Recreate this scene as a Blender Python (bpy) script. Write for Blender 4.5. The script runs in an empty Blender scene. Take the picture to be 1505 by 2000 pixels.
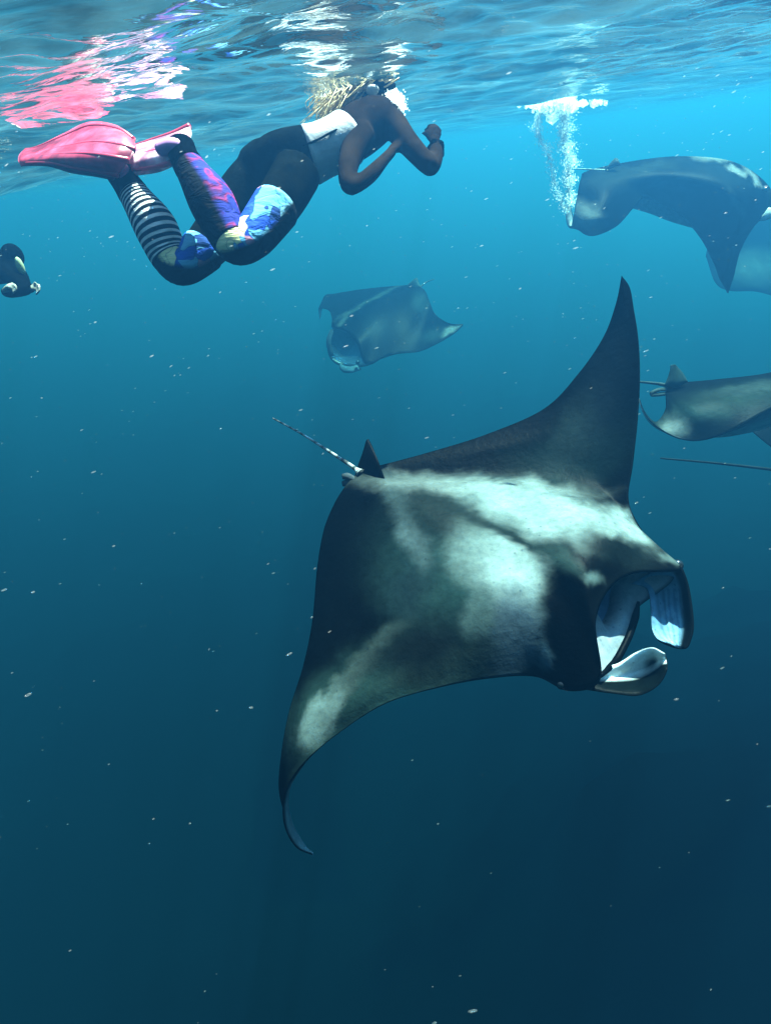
import bpy, math, random
import numpy as np
from mathutils import Vector, Matrix, noise

scene = bpy.context.scene
col = scene.collection
rng = np.random.RandomState(7)
random.seed(7)

# ------------------------------------------------------------------ camera
FPX = 1150.0                     # focal length in pixels of the 1505 x 2000 frame
PITCH, ROLL = math.radians(-31.2), math.radians(8.0)
CAM = Vector((0.0, 0.0, -0.25))
cam_d = bpy.data.cameras.new("camera")
cam_d.sensor_fit = 'VERTICAL'
cam_d.sensor_height = 24.0
cam_d.lens = 24.0 * FPX / 2000.0
cam_d.clip_start = 0.02
cam_d.clip_end = 500.0
cam = bpy.data.objects.new("camera", cam_d)
cam.location = CAM
cam.rotation_mode = 'QUATERNION'
CAMQ = (Matrix.Rotation(math.radians(90) + PITCH, 3, 'X') @ Matrix.Rotation(-ROLL, 3, 'Z')).to_quaternion()
cam.rotation_quaternion = CAMQ
col.objects.link(cam)
scene.camera = cam
CAMM = CAMQ.to_matrix()

def P(px, py, d):
    """world point seen at pixel (px, py) of the 1505 x 2000 frame, d metres along the view axis"""
    return CAM + CAMM @ Vector(((px - 752.5) / FPX * d, -(py - 1000.0) / FPX * d, -d))

# ------------------------------------------------------------------ light
SUN_ELEV, SUN_AZ = math.radians(61), math.radians(38)     # azimuth clockwise from +Y
sun_dir = Vector((math.sin(SUN_AZ) * math.cos(SUN_ELEV), math.cos(SUN_AZ) * math.cos(SUN_ELEV), math.sin(SUN_ELEV)))
sd = bpy.data.lights.new("sun", 'SUN')
sd.energy = 5.0
sd.angle = math.radians(0.53)
sd.color = (1.0, 0.96, 0.9)
sun = bpy.data.objects.new("sun", sd)
sun.rotation_mode = 'QUATERNION'
sun.rotation_quaternion = sun_dir.to_track_quat('Z', 'Y')
sun.location = (0, 0, 30)
col.objects.link(sun)

world = bpy.data.worlds.new("World")
scene.world = world
world.use_nodes = True
wt = world.node_tree
wt.nodes.clear()
wo = wt.nodes.new('ShaderNodeOutputWorld')
wb = wt.nodes.new('ShaderNodeBackground')
sky = wt.nodes.new('ShaderNodeTexSky')
sky.sky_type = 'NISHITA'
sky.sun_disc = False
sky.sun_elevation = SUN_ELEV
sky.sun_rotation = SUN_AZ
wb.inputs['Strength'].default_value = 0.05
wt.links.new(sky.outputs[0], wb.inputs[0])
wt.links.new(wb.outputs[0], wo.inputs[0])

scene.view_settings.view_transform = 'Standard'
scene.view_settings.look = 'None'
scene.view_settings.gamma = 1.0
scene.view_settings.use_curve_mapping = False
scene.view_settings.exposure = 3.2
cy = scene.cycles
cy.use_denoising = True
cy.max_bounces = 12
cy.diffuse_bounces = 8
cy.glossy_bounces = 3
cy.transmission_bounces = 4
cy.transparent_max_bounces = 10
cy.volume_bounces = 0
cy.sample_clamp_indirect = 6.0
cy.use_adaptive_sampling = False

# ------------------------------------------------------------------ helpers
def tag(o, label=None, cat=None, group=None, kind=None):
    if label: o['label'] = label
    if cat: o['category'] = cat
    if group: o['group'] = group
    if kind: o['kind'] = kind
    return o

def mesh_obj(name, verts, faces, mat=None, parent=None, smooth=True, origin=None):
    me = bpy.data.meshes.new(name)
    v = np.asarray(verts, dtype=float).reshape(-1, 3)
    if origin is not None:
        v = v - np.array(origin)
    me.from_pydata(v.tolist(), [], [tuple(int(i) for i in f) for f in faces])
    me.update()
    if smooth:
        me.polygons.foreach_set('use_smooth', [True] * len(me.polygons))
    if mat: me.materials.append(mat)
    o = bpy.data.objects.new(name, me)
    col.objects.link(o)
    if origin is not None: o.location = origin
    if parent is not None:
        o.parent = parent
        if parent.type == 'EMPTY' or True:
            o.matrix_parent_inverse = Matrix.Identity(4)
            o.location = Vector(o.location) - (parent.matrix_basis.translation if parent.parent is None else
                                               parent.matrix_basis.translation + parent.parent.matrix_basis.translation)
    return o

def grid_faces(nu, nv, close_u=False, close_v=False, flip=False, base=0):
    f = []
    for i in range(nu if close_u else nu - 1):
        for j in range(nv if close_v else nv - 1):
            a = base + i * nv + j
            b = base + i * nv + (j + 1) % nv
            c = base + ((i + 1) % nu) * nv + (j + 1) % nv
            d = base + ((i + 1) % nu) * nv + j
            f.append((a, d, c, b) if flip else (a, b, c, d))
    return f

def empty(name, loc):
    o = bpy.data.objects.new(name, None)
    o.location = loc
    o.empty_display_size = 0.1
    col.objects.link(o)
    return o

def new_mat(name):
    m = bpy.data.materials.new(name)
    m.use_nodes = True
    nt = m.node_tree
    b = nt.nodes.get('Principled BSDF')
    return m, nt, b

def N(nt, kind, **kw):
    n = nt.nodes.new(kind)
    for k, v in kw.items():
        if k.startswith('i_'):
            n.inputs[k[2:].replace('_', ' ')].default_value = v
        else:
            setattr(n, k, v)
    return n

def ramp(nt, stops, interp='LINEAR'):
    r = nt.nodes.new('ShaderNodeValToRGB')
    r.color_ramp.interpolation = interp
    e = r.color_ramp.elements
    while len(e) < len(stops): e.new(0.5)
    for k, (p, c) in zip(e, stops):
        k.position = p
        k.color = tuple(c) + (1,) if len(c) == 3 else c
    return r

# ------------------------------------------------------------------ the water
TOP, BOT = 1.2, -12.0
def build_water_volume():
    """the sea water itself: one closed box of even density"""
    x0, x1, y0, y1 = -100, 110, -60, 120
    z0, z1 = BOT - 1.5 - 6, 0.55
    v = [(x, y, z) for z in (z0, z1) for y in (y0, y1) for x in (x0, x1)]
    f = [(0, 2, 3, 1), (4, 5, 7, 6), (0, 1, 5, 4), (2, 6, 7, 3), (0, 4, 6, 2), (1, 3, 7, 5)]
    m = bpy.data.materials.new('sea_water_haze')
    m.use_nodes = True
    nt = m.node_tree
    nt.nodes.clear()
    out = nt.nodes.new('ShaderNodeOutputMaterial')
    pv = nt.nodes.new('ShaderNodeVolumePrincipled')
    pv.inputs['Color'].default_value = (0.034, 0.216, 0.55, 1)
    pv.inputs['Absorption Color'].default_value = (0.0, 0.60, 0.93, 1)
    pv.inputs['Density'].default_value = 0.15
    pv.inputs['Anisotropy'].default_value = 0.84
    nt.links.new(pv.outputs[0], out.inputs['Volume'])
    o = mesh_obj('haze', v, f, m, smooth=False)
    tag(o, kind='stuff')
build_water_volume()

def waves(X, Y, cell=None):
    """height of the sea surface; cell = local mesh spacing, shorter waves than it can carry are dropped"""
    r = np.random.RandomState(11)
    Z = np.zeros_like(X)
    n = 90
    for k in range(n):
        lam = 0.05 * (5.0 / 0.05) ** (k / (n - 1.0))
        ang = math.radians(78) + r.normal(0, 0.55 + 0.25 * (lam < 0.6))
        amp = 0.0062 * lam ** 0.92 * (0.6 + 0.8 * r.rand()) * (0.36 if lam > 0.9 else (0.45 if lam > 0.25 else 0.7))
        kx, ky = 2 * math.pi / lam * math.cos(ang), 2 * math.pi / lam * math.sin(ang)
        ph = r.rand() * 6.283
        w = 1.0 if cell is None else np.clip((lam / cell - 2.5) / 3.0, 0, 1)
        a = kx * X + ky * Y + ph
        Z += w * amp * (np.cos(a) + 0.25 * np.cos(2 * a))
    # a longer swell whose trough hangs down at the left
    Z += -0.055 * np.exp(-((X + 1.3) / 1.5) ** 2 - ((Y - 2.6) / 1.9) ** 2)
    Z += -0.20 * np.exp(-((X + 3.1) / 1.5) ** 2 - ((Y - 4.4) / 1.7) ** 2)
    return Z

def build_surface():
    def axis(lo, hi, n, c, s):
        a, b = math.asinh((lo - c) / s), math.asinh((hi - c) / s)
        return c + s * np.sinh(np.linspace(a, b, n))
    xs = axis(-101, 111, 860, 0.0, 1.4)
    ys = axis(-61, 121, 860, 1.6, 1.2)
    X, Y = np.meshgrid(xs, ys, indexing='ij')
    cx = np.gradient(xs)[:, None] * np.ones_like(Y)
    cyy = np.gradient(ys)[None, :] * np.ones_like(X)
    Z = waves(X, Y, np.maximum(cx, cyy))
    nx, ny = X.shape
    V = np.stack([X, Y, Z], -1).reshape(-1, 3)
    idx = np.arange(nx * ny).reshape(nx, ny)
    F = np.stack([idx[:-1, :-1], idx[1:, :-1], idx[1:, 1:], idx[:-1, 1:]], -1).reshape(-1, 4)
    me = bpy.data.meshes.new('sea_surface')
    me.vertices.add(len(V)); me.vertices.foreach_set('co', V.ravel())
    me.loops.add(F.size); me.loops.foreach_set('vertex_index', F.ravel().astype(np.int32))
    me.polygons.add(len(F))
    me.polygons.foreach_set('loop_start', (np.arange(len(F)) * 4).astype(np.int32))
    me.polygons.foreach_set('loop_total', np.full(len(F), 4, np.int32))
    me.update(calc_edges=True)
    me.polygons.foreach_set('use_smooth', [True] * len(F))
    m = bpy.data.materials.new('water_surface')
    m.use_nodes = True
    nt = m.node_tree
    nt.nodes.clear()
    L = nt.links.new
    out = nt.nodes.new('ShaderNodeOutputMaterial')
    tc = nt.nodes.new('ShaderNodeTexCoord')
    mp = N(nt, 'ShaderNodeMapping'); mp.inputs['Scale'].default_value = (0.55, 1.0, 1.0); mp.inputs['Rotation'].default_value = (0, 0, math.radians(-12))
    n1 = N(nt, 'ShaderNodeTexNoise', i_Scale=9.0, i_Detail=4.0, i_Roughness=0.5, i_Distortion=0.6)
    bp = N(nt, 'ShaderNodeBump', i_Strength=1.0, i_Distance=0.008)
    L(tc.outputs['Object'], mp.inputs[0]); L(mp.outputs[0], n1.inputs['Vector']); L(n1.outputs[0], bp.inputs['Height'])
    fr = N(nt, 'ShaderNodeFresnel', i_IOR=1.33)
    L(bp.outputs[0], fr.inputs['Normal'])
    tr = N(nt, 'ShaderNodeBsdfTransparent')
    gl = N(nt, 'ShaderNodeBsdfGlossy', i_Roughness=0.05)
    L(bp.outputs[0], gl.inputs['Normal'])
    mx = nt.nodes.new('ShaderNodeMixShader')
    L(fr.outputs[0], mx.inputs[0]); L(tr.outputs[0], mx.inputs[1]); L(gl.outputs[0], mx.inputs[2])
    # streaky translucent layer, added to brighten the surface seen from below
    tl = N(nt, 'ShaderNodeBsdfTranslucent'); tl.inputs[0].default_value = (0.32, 0.70, 0.76, 1)
    mp2 = N(nt, 'ShaderNodeMapping'); mp2.inputs['Scale'].default_value = (0.45, 1.3, 1.0); mp2.inputs['Rotation'].default_value = (0, 0, math.radians(-14))
    n2 = N(nt, 'ShaderNodeTexNoise', i_Scale=3.2, i_Detail=7.0, i_Roughness=0.62, i_Distortion=0.8)
    L(tc.outputs['Object'], mp2.inputs[0]); L(mp2.outputs[0], n2.inputs['Vector'])
    r2 = ramp(nt, [(0.40, (0.006, 0.006, 0.006)), (0.62, (0.030, 0.030, 0.030)), (0.76, (0.10, 0.10, 0.10))])
    L(n2.outputs[0], r2.inputs[0])
    mx2 = nt.nodes.new('ShaderNodeMixShader')
    L(r2.outputs[0], mx2.inputs[0]); L(mx.outputs[0], mx2.inputs[1]); L(tl.outputs[0], mx2.inputs[2])
    L(mx2.outputs[0], out.inputs['Surface'])
    me.materials.append(m)
    o = bpy.data.objects.new('sea_surface', me)
    col.objects.link(o)
    tag(o, kind='structure')
build_surface()
# ------------------------------------------------------------------ skin materials
def skin_material(name, rough=0.5, bump=0.004):
    m, nt, b = new_mat(name)
    L = nt.links.new
    at = N(nt, 'ShaderNodeAttribute', attribute_name='mark_and_sheen')
    tc = nt.nodes.new('ShaderNodeTexCoord')
    n1 = N(nt, 'ShaderNodeTexNoise', i_Scale=38.0, i_Detail=6.0, i_Roughness=0.65)
    n2 = N(nt, 'ShaderNodeTexNoise', i_Scale=7.0, i_Detail=4.0, i_Roughness=0.6)
    L(tc.outputs['Object'], n1.inputs['Vector']); L(tc.outputs['Object'], n2.inputs['Vector'])
    r1 = ramp(nt, [(0.30, (0.72, 0.72, 0.72)), (0.62, (1.1, 1.1, 1.1))])
    r2 = ramp(nt, [(0.25, (0.6, 0.6, 0.6)), (0.7, (1.1, 1.1, 1.1))])
    L(n1.outputs[0], r1.inputs[0]); L(n2.outputs[0], r2.inputs[0])
    m1 = N(nt, 'ShaderNodeMix', data_type='RGBA', blend_type='MULTIPLY'); m1.inputs[0].default_value = 1.0
    m2 = N(nt, 'ShaderNodeMix', data_type='RGBA', blend_type='MULTIPLY'); m2.inputs[0].default_value = 1.0
    L(at.outputs['Color'], m1.inputs[6]); L(r1.outputs[0], m1.inputs[7])
    L(m1.outputs[2], m2.inputs[6]); L(r2.outputs[0], m2.inputs[7])
    # small dark freckles
    vo = N(nt, 'ShaderNodeTexVoronoi', i_Scale=26.0)
    L(tc.outputs['Object'], vo.inputs['Vector'])
    r3 = ramp(nt, [(0.06, (0.25, 0.25, 0.25)), (0.13, (1, 1, 1))])
    L(vo.outputs['Distance'], r3.inputs[0])
    m3 = N(nt, 'ShaderNodeMix', data_type='RGBA', blend_type='MULTIPLY'); m3.inputs[0].default_value = 0.6
    L(m2.outputs[2], m3.inputs[6]); L(r3.outputs[0], m3.inputs[7])
    bp = N(nt, 'ShaderNodeBump', i_Strength=0.6, i_Distance=bump)
    L(n1.outputs[0], bp.inputs['Height'])
    # skin under water: nearly no surface reflection, so a diffuse base with a trace of gloss
    df = nt.nodes.new('ShaderNodeBsdfDiffuse'); gl = N(nt, 'ShaderNodeBsdfGlossy', i_Roughness=0.4)
    mx = nt.nodes.new('ShaderNodeMixShader'); mx.inputs[0].default_value = 0.0012
    L(m3.outputs[2], df.inputs['Color']); L(bp.outputs[0], df.inputs['Normal']); L(bp.outputs[0], gl.inputs['Normal'])
    L(df.outputs[0], mx.inputs[1]); L(gl.outputs[0], mx.inputs[2])
    L(mx.outputs[0], nt.nodes['Material Output'].inputs['Surface'])
    nt.nodes.remove(b)
    return m

MAT_SKIN = skin_material('manta_skin')

def catmull(A, m):
    """A: (n, ..., 3) control points; returns m samples per span along the first axis"""
    A = np.asarray(A, float)
    n = A.shape[0]
    ext = np.concatenate([2 * A[:1] - A[1:2], A, 2 * A[-1:] - A[-2:-1]], 0)
    out = []
    for i in range(n - 1):
        p0, p1, p2, p3 = ext[i], ext[i + 1], ext[i + 2], ext[i + 3]
        for t in np.linspace(0, 1, m, endpoint=False):
            out.append(0.5 * ((2 * p1) + (-p0 + p2) * t + (2 * p0 - 5 * p1 + 4 * p2 - p3) * t * t + (-p0 + 3 * p1 - 3 * p2 + p3) * t ** 3))
    out.append(A[-1])
    return np.array(out)

def smooth1(A, it=2):
    for _ in range(it):
        B = A.copy()
        B[1:-1] = 0.25 * A[:-2] + 0.5 * A[1:-1] + 0.25 * A[2:]
        A = B
    return A

DSCALE = 1.0
P0 = P
def world_pts(A):
    A = np.asarray(A, float)
    s = A.reshape(-1, 3)
    w = np.array([tuple(P0(q[0], q[1], q[2] * DSCALE)) for q in s])
    return w.reshape(A.shape)

def pix_of(W):
    """frame position of world points, used once to place skin markings and painted sheen on the dorsal side"""
    R = np.array(CAMM.transposed())
    q = (W.reshape(-1, 3) - np.array(CAM)) @ R.T
    d = -q[:, 2]
    return np.stack([752.5 + q[:, 0] / d * FPX, 1000 - q[:, 1] / d * FPX], -1).reshape(W.shape[:-1] + (2,))

def expand(row, K):
    """a row given with 1, 2 or 3 points becomes K points"""
    row = np.array(row, float)
    if len(row) == K: return row
    t = np.linspace(0, 1, len(row)) if len(row) > 1 else None
    if t is None: return np.repeat(row, K, 0)
    return np.stack([np.interp(np.linspace(0, 1, K), t, row[:, k]) for k in range(3)], -1)

def nrm(V):
    return V / np.maximum(np.linalg.norm(V, axis=-1, keepdims=True), 1e-9)

class Skin:
    """collects closed shells with a colour per vertex and links them as ONE mesh"""
    def __init__(self): self.v, self.f, self.c = [], [], []
    def add(self, V, F, C):
        b = sum(len(x) for x in self.v)
        self.v.append(np.asarray(V).reshape(-1, 3)); self.c.append(np.asarray(C).reshape(-1, 3))
        self.f += [tuple(b + i for i in q) for q in F]
    def sheet(self, G, thick, col_top, col_bot, edge=0.6):
        """a leaf-like fin: control grid G (world), thickness in metres"""
        n, m = G.shape[:2]
        du = np.gradient(G, axis=0); dv = np.gradient(G, axis=1)
        nn = nrm(np.cross(du, dv))
        u = np.linspace(0, 1, n)[:, None]; v = np.linspace(0, 1, m)[None, :]
        pr = np.sqrt(np.clip(np.sin(np.pi * v), 0, 1)) * np.sqrt(np.clip(1 - (2 * np.abs(u - 0.5)) ** 6, 0, 1)) 
        h = (thick * 0.5 * (0.12 + 0.88 * pr))[..., None]
        A, B = G + nn * h, G - nn * h
        loop = np.concatenate([A, B[:, ::-1]], 1)
        ct = np.ones((n, m, 3)) * col_top
        cb = np.ones((n, m, 3)) * col_bot
        C = np.concatenate([ct, cb[:, ::-1]], 1)
        F = grid_faces(n, 2 * m, close_v=True)
        # ends
        F += [(j, j + 1, 2 * m - 2 - j, 2 * m - 1 - j) for j in range(m - 1)]
        e = (n - 1) * 2 * m
        F += [(e + j + 1, e + j, e + 2 * m - 1 - j, e + 2 * m - 2 - j) for j in range(m - 1)]
        self.add(loop, F, C)
    def tube(self, pts, radii, color, seg=10):
        pts = np.asarray(pts, float); n = len(pts)
        t = nrm(np.gradient(pts, axis=0))
        ref = np.array([0, 0, 1.0]) if abs(t[0][2]) < 0.9 else np.array([1.0, 0, 0])
        V = []
        for i in range(n):
            a = nrm(np.cross(t[i], ref)); b = np.cross(t[i], a)
            for k in range(seg):
                w = 2 * math.pi * k / seg
                V.append(pts[i] + radii[i] * (a * math.cos(w) + b * math.sin(w)))
        F = grid_faces(n, seg, close_v=True)
        F.append(tuple(range(seg))); F.append(tuple((n - 1) * seg + k for k in range(seg))[::-1])
        C = color if isinstance(color, np.ndarray) and color.ndim == 2 and len(color) == len(V) else np.ones((len(V), 3)) * color
        self.add(V, F, C)
    def build(self, name, mat, origin, parent=None):
        V = np.concatenate(self.v); C = np.concatenate(self.c)
        o = mesh_obj(name, V, self.f, mat, parent=parent, origin=tuple(origin))
        a = o.data.attributes.new('mark_and_sheen', 'FLOAT_COLOR', 'POINT')
        a.data.foreach_set('color', np.concatenate([C, np.ones((len(C), 1))], 1).ravel())
        import bmesh
        bm = bmesh.new(); bm.from_mesh(o.data)
        bmesh.ops.recalc_face_normals(bm, faces=bm.faces[:])
        bm.to_mesh(o.data); bm.free()
        return o

def fbm2(x, y, seed=0.0):
    out = np.zeros(x.shape)
    xf, yf = x.ravel(), y.ravel()
    r = out.ravel()
    for i in range(len(xf)):
        r[i] = noise.fractal(Vector((xf[i], yf[i], seed)), 0.7, 2.0, 6)
    return r.reshape(x.shape)

def paint_marks(base, pix, marks, warp=14.0, seed=3.0, f=0.016):
    """soft pale and dark skin patches, some of them sheen painted into the colour; each mark = (x, y, rx, ry, angle, (r, g, b), hardness)"""
    C = np.ones(pix.shape[:-1] + (3,)) * np.array(base)
    x, y = pix[..., 0], pix[..., 1]
    w1 = fbm2(x * f, y * f, seed) * warp; w2 = fbm2(x * f + 31, y * f + 7, seed + 5) * warp
    for (mx, my, rx, ry, ang, cc, hard) in marks:
        a = math.radians(ang)
        dx, dy = x + w1 - mx, y + w2 - my
        u = (dx * math.cos(a) + dy * math.sin(a)) / rx
        v = (-dx * math.sin(a) + dy * math.cos(a)) / ry
        r = np.sqrt(u * u + v * v)
        k = np.clip((1.0 - r) * hard * 0.62 + 0.5, 0, 1)
        k = (k * k * (3 - 2 * k))[..., None]
        C = C * (1 - k) + np.array(cc) * k
    return C

def manta_body(skin, rows, thick, lips=None, cav=None, K=5, mu=10, mv=9, marks=(), base=(0.003, 0.004, 0.005),
               belly=(0.35, 0.4, 0.4), mouth_col=(0.12, 0.22, 0.30), warp=14.0, fscale=0.016, mark_gain=0.5, flip=False):
    """one closed skin: dorsal sheet, mouth lining and belly, lofted from wing tip to wing tip"""
    R = np.array([expand(r, K) for r in rows])
    G = world_pts(R)
    G = catmull(G, mu)                                   # stations
    G = np.swapaxes(catmull(np.swapaxes(G, 0, 1), mv), 0, 1)
    n, m = G.shape[:2]
    du = np.gradient(G, axis=0); dv = np.gradient(G, axis=1)
    nn = nrm(np.cross(dv, du))
    if flip: nn = -nn
    nn = smooth1(nn, 6); nn = np.swapaxes(smooth1(np.swapaxes(nn, 0, 1), 4), 0, 1); nn = nrm(nn)
    T = catmull(np.array(thick, float)[:, None], mu)[:, 0]
    c = np.linspace(0, 1, m)
    prof = np.sin(np.pi * c ** 0.85) ** 0.7
    prof[0] = prof[-1] = 0
    Tm = np.clip(T, 0.002, 1)[:, None] * prof[None, :] + 0.003 * np.ones((n, m))
    if lips is not None:
        on = catmull(np.array([1.0 if i in lips else 0.0 for i in range(len(rows))])[:, None], mu)[:, 0].clip(0, 1)
        q = np.clip((c - 0.55) / 0.4, 0, 1); q = q * q * (3 - 2 * q)
        Tm = Tm * (1 - on[:, None] * q[None, :])
    B = G - nn * Tm[..., None]
    A = G
    if lips is not None:
        st, low = zip(*sorted(lips.items()))
        lowW = world_pts(np.array(low))
        dn = {s: lowW[i] for i, s in enumerate(st)}
        full = []
        rowsW = world_pts(R[:, -1])
        for i in range(len(rows)):
            full.append((dn[i] - rowsW[i]) if i in dn else np.zeros(3))
        D = catmull(np.array(full), mu)
        cv = catmull(np.array([cav.get(i, 0.0) for i in range(len(rows))])[:, None], mu)[:, 0].clip(0)
        w = np.clip((c - 0.25) / 0.55, 0, 1); w = w * w * (3 - 2 * w)
        lipoff = (D + (G[:, -1] - B[:, -1]))
        act = (np.linalg.norm(D, axis=1) > 1e-4)[:, None]
        B = B + (lipoff * act)[:, None, :] * w[None, :, None]
    else:
        cv = np.zeros(n)
    tc_ = 0.5 - 0.5 * np.cos(np.pi * np.linspace(0, 1, 20)[1:-1])
    U, Lw = A[:, -1], B[:, -1]
    kb = int(m * 0.55)
    back = nrm(0.5 * (A[:, kb] + B[:, kb]) - 0.5 * (U + Lw))
    back = nrm(smooth1(back, 12))
    cavp = []
    for t in tc_:
        bz = (1 - t) ** 3 * U + 3 * (1 - t) ** 2 * t * (U + back * cv[:, None]) + 3 * (1 - t) * t * t * (Lw + back * cv[:, None]) + t ** 3 * Lw
        cavp.append(bz)
    cavp = np.stack(cavp, 1)
    pix = pix_of(A)
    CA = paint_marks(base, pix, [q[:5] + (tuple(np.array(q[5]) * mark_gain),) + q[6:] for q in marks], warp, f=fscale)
    CB = np.ones(B.shape) * np.array(belly)
    edge = np.clip(np.minimum(c[None, :] / 0.12, (1 - c[None, :]) / np.where(cv > 0.01, 0.012, 0.12)[:, None]), 0, 1)[..., None]
    CB = CB * edge + np.array(base) * (1 - edge)
    CC = np.ones(cavp.shape) * np.array(mouth_col)
    k = np.clip(cv / 0.05, 0, 1)[:, None, None]
    CC = CC * k + np.array(base) * (1 - k)
    CC[:, -1] = base; CC[:, -2] = np.array(base); CC[:, -3] = np.array(base)
    loop = np.concatenate([A, cavp, B[:, ::-1]], 1)
    C = np.concatenate([CA, CC, CB[:, ::-1]], 1)
    F = grid_faces(n, loop.shape[1], close_v=True)
    lw = loop.shape[1]
    F.append(tuple(range(lw))); F.append(tuple((n - 1) * lw + k_ for k_ in range(lw))[::-1])
    skin.add(loop, F, C)
    return G, nn

def fin_grid(rows, mu=6, mv=6):
    K = max(len(r) for r in rows)
    R = np.array([expand(r, K) for r in rows])
    G = catmull(world_pts(R), mu)
    return np.swapaxes(catmull(np.swapaxes(G, 0, 1), mv), 0, 1)

def eye(parent, p, r, name='eye'):
    import bmesh
    bm = bmesh.new()
    bmesh.ops.create_icosphere(bm, subdivisions=3, radius=r)
    me = bpy.data.meshes.new(name); bm.to_mesh(me); bm.free()
    me.polygons.foreach_set('use_smooth', [True] * len(me.polygons))
    me.materials.append(MAT_EYE)
    o = bpy.data.objects.new(name, me); col.objects.link(o)
    o.parent = parent
    o.location = Vector(p) - parent.location
    return o

MAT_EYE, _nt, _b = new_mat('wet_black_eye')
_b.inputs['Base Color'].default_value = (0.006, 0.007, 0.008, 1)
_b.inputs['Roughness'].default_value = 0.12
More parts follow.
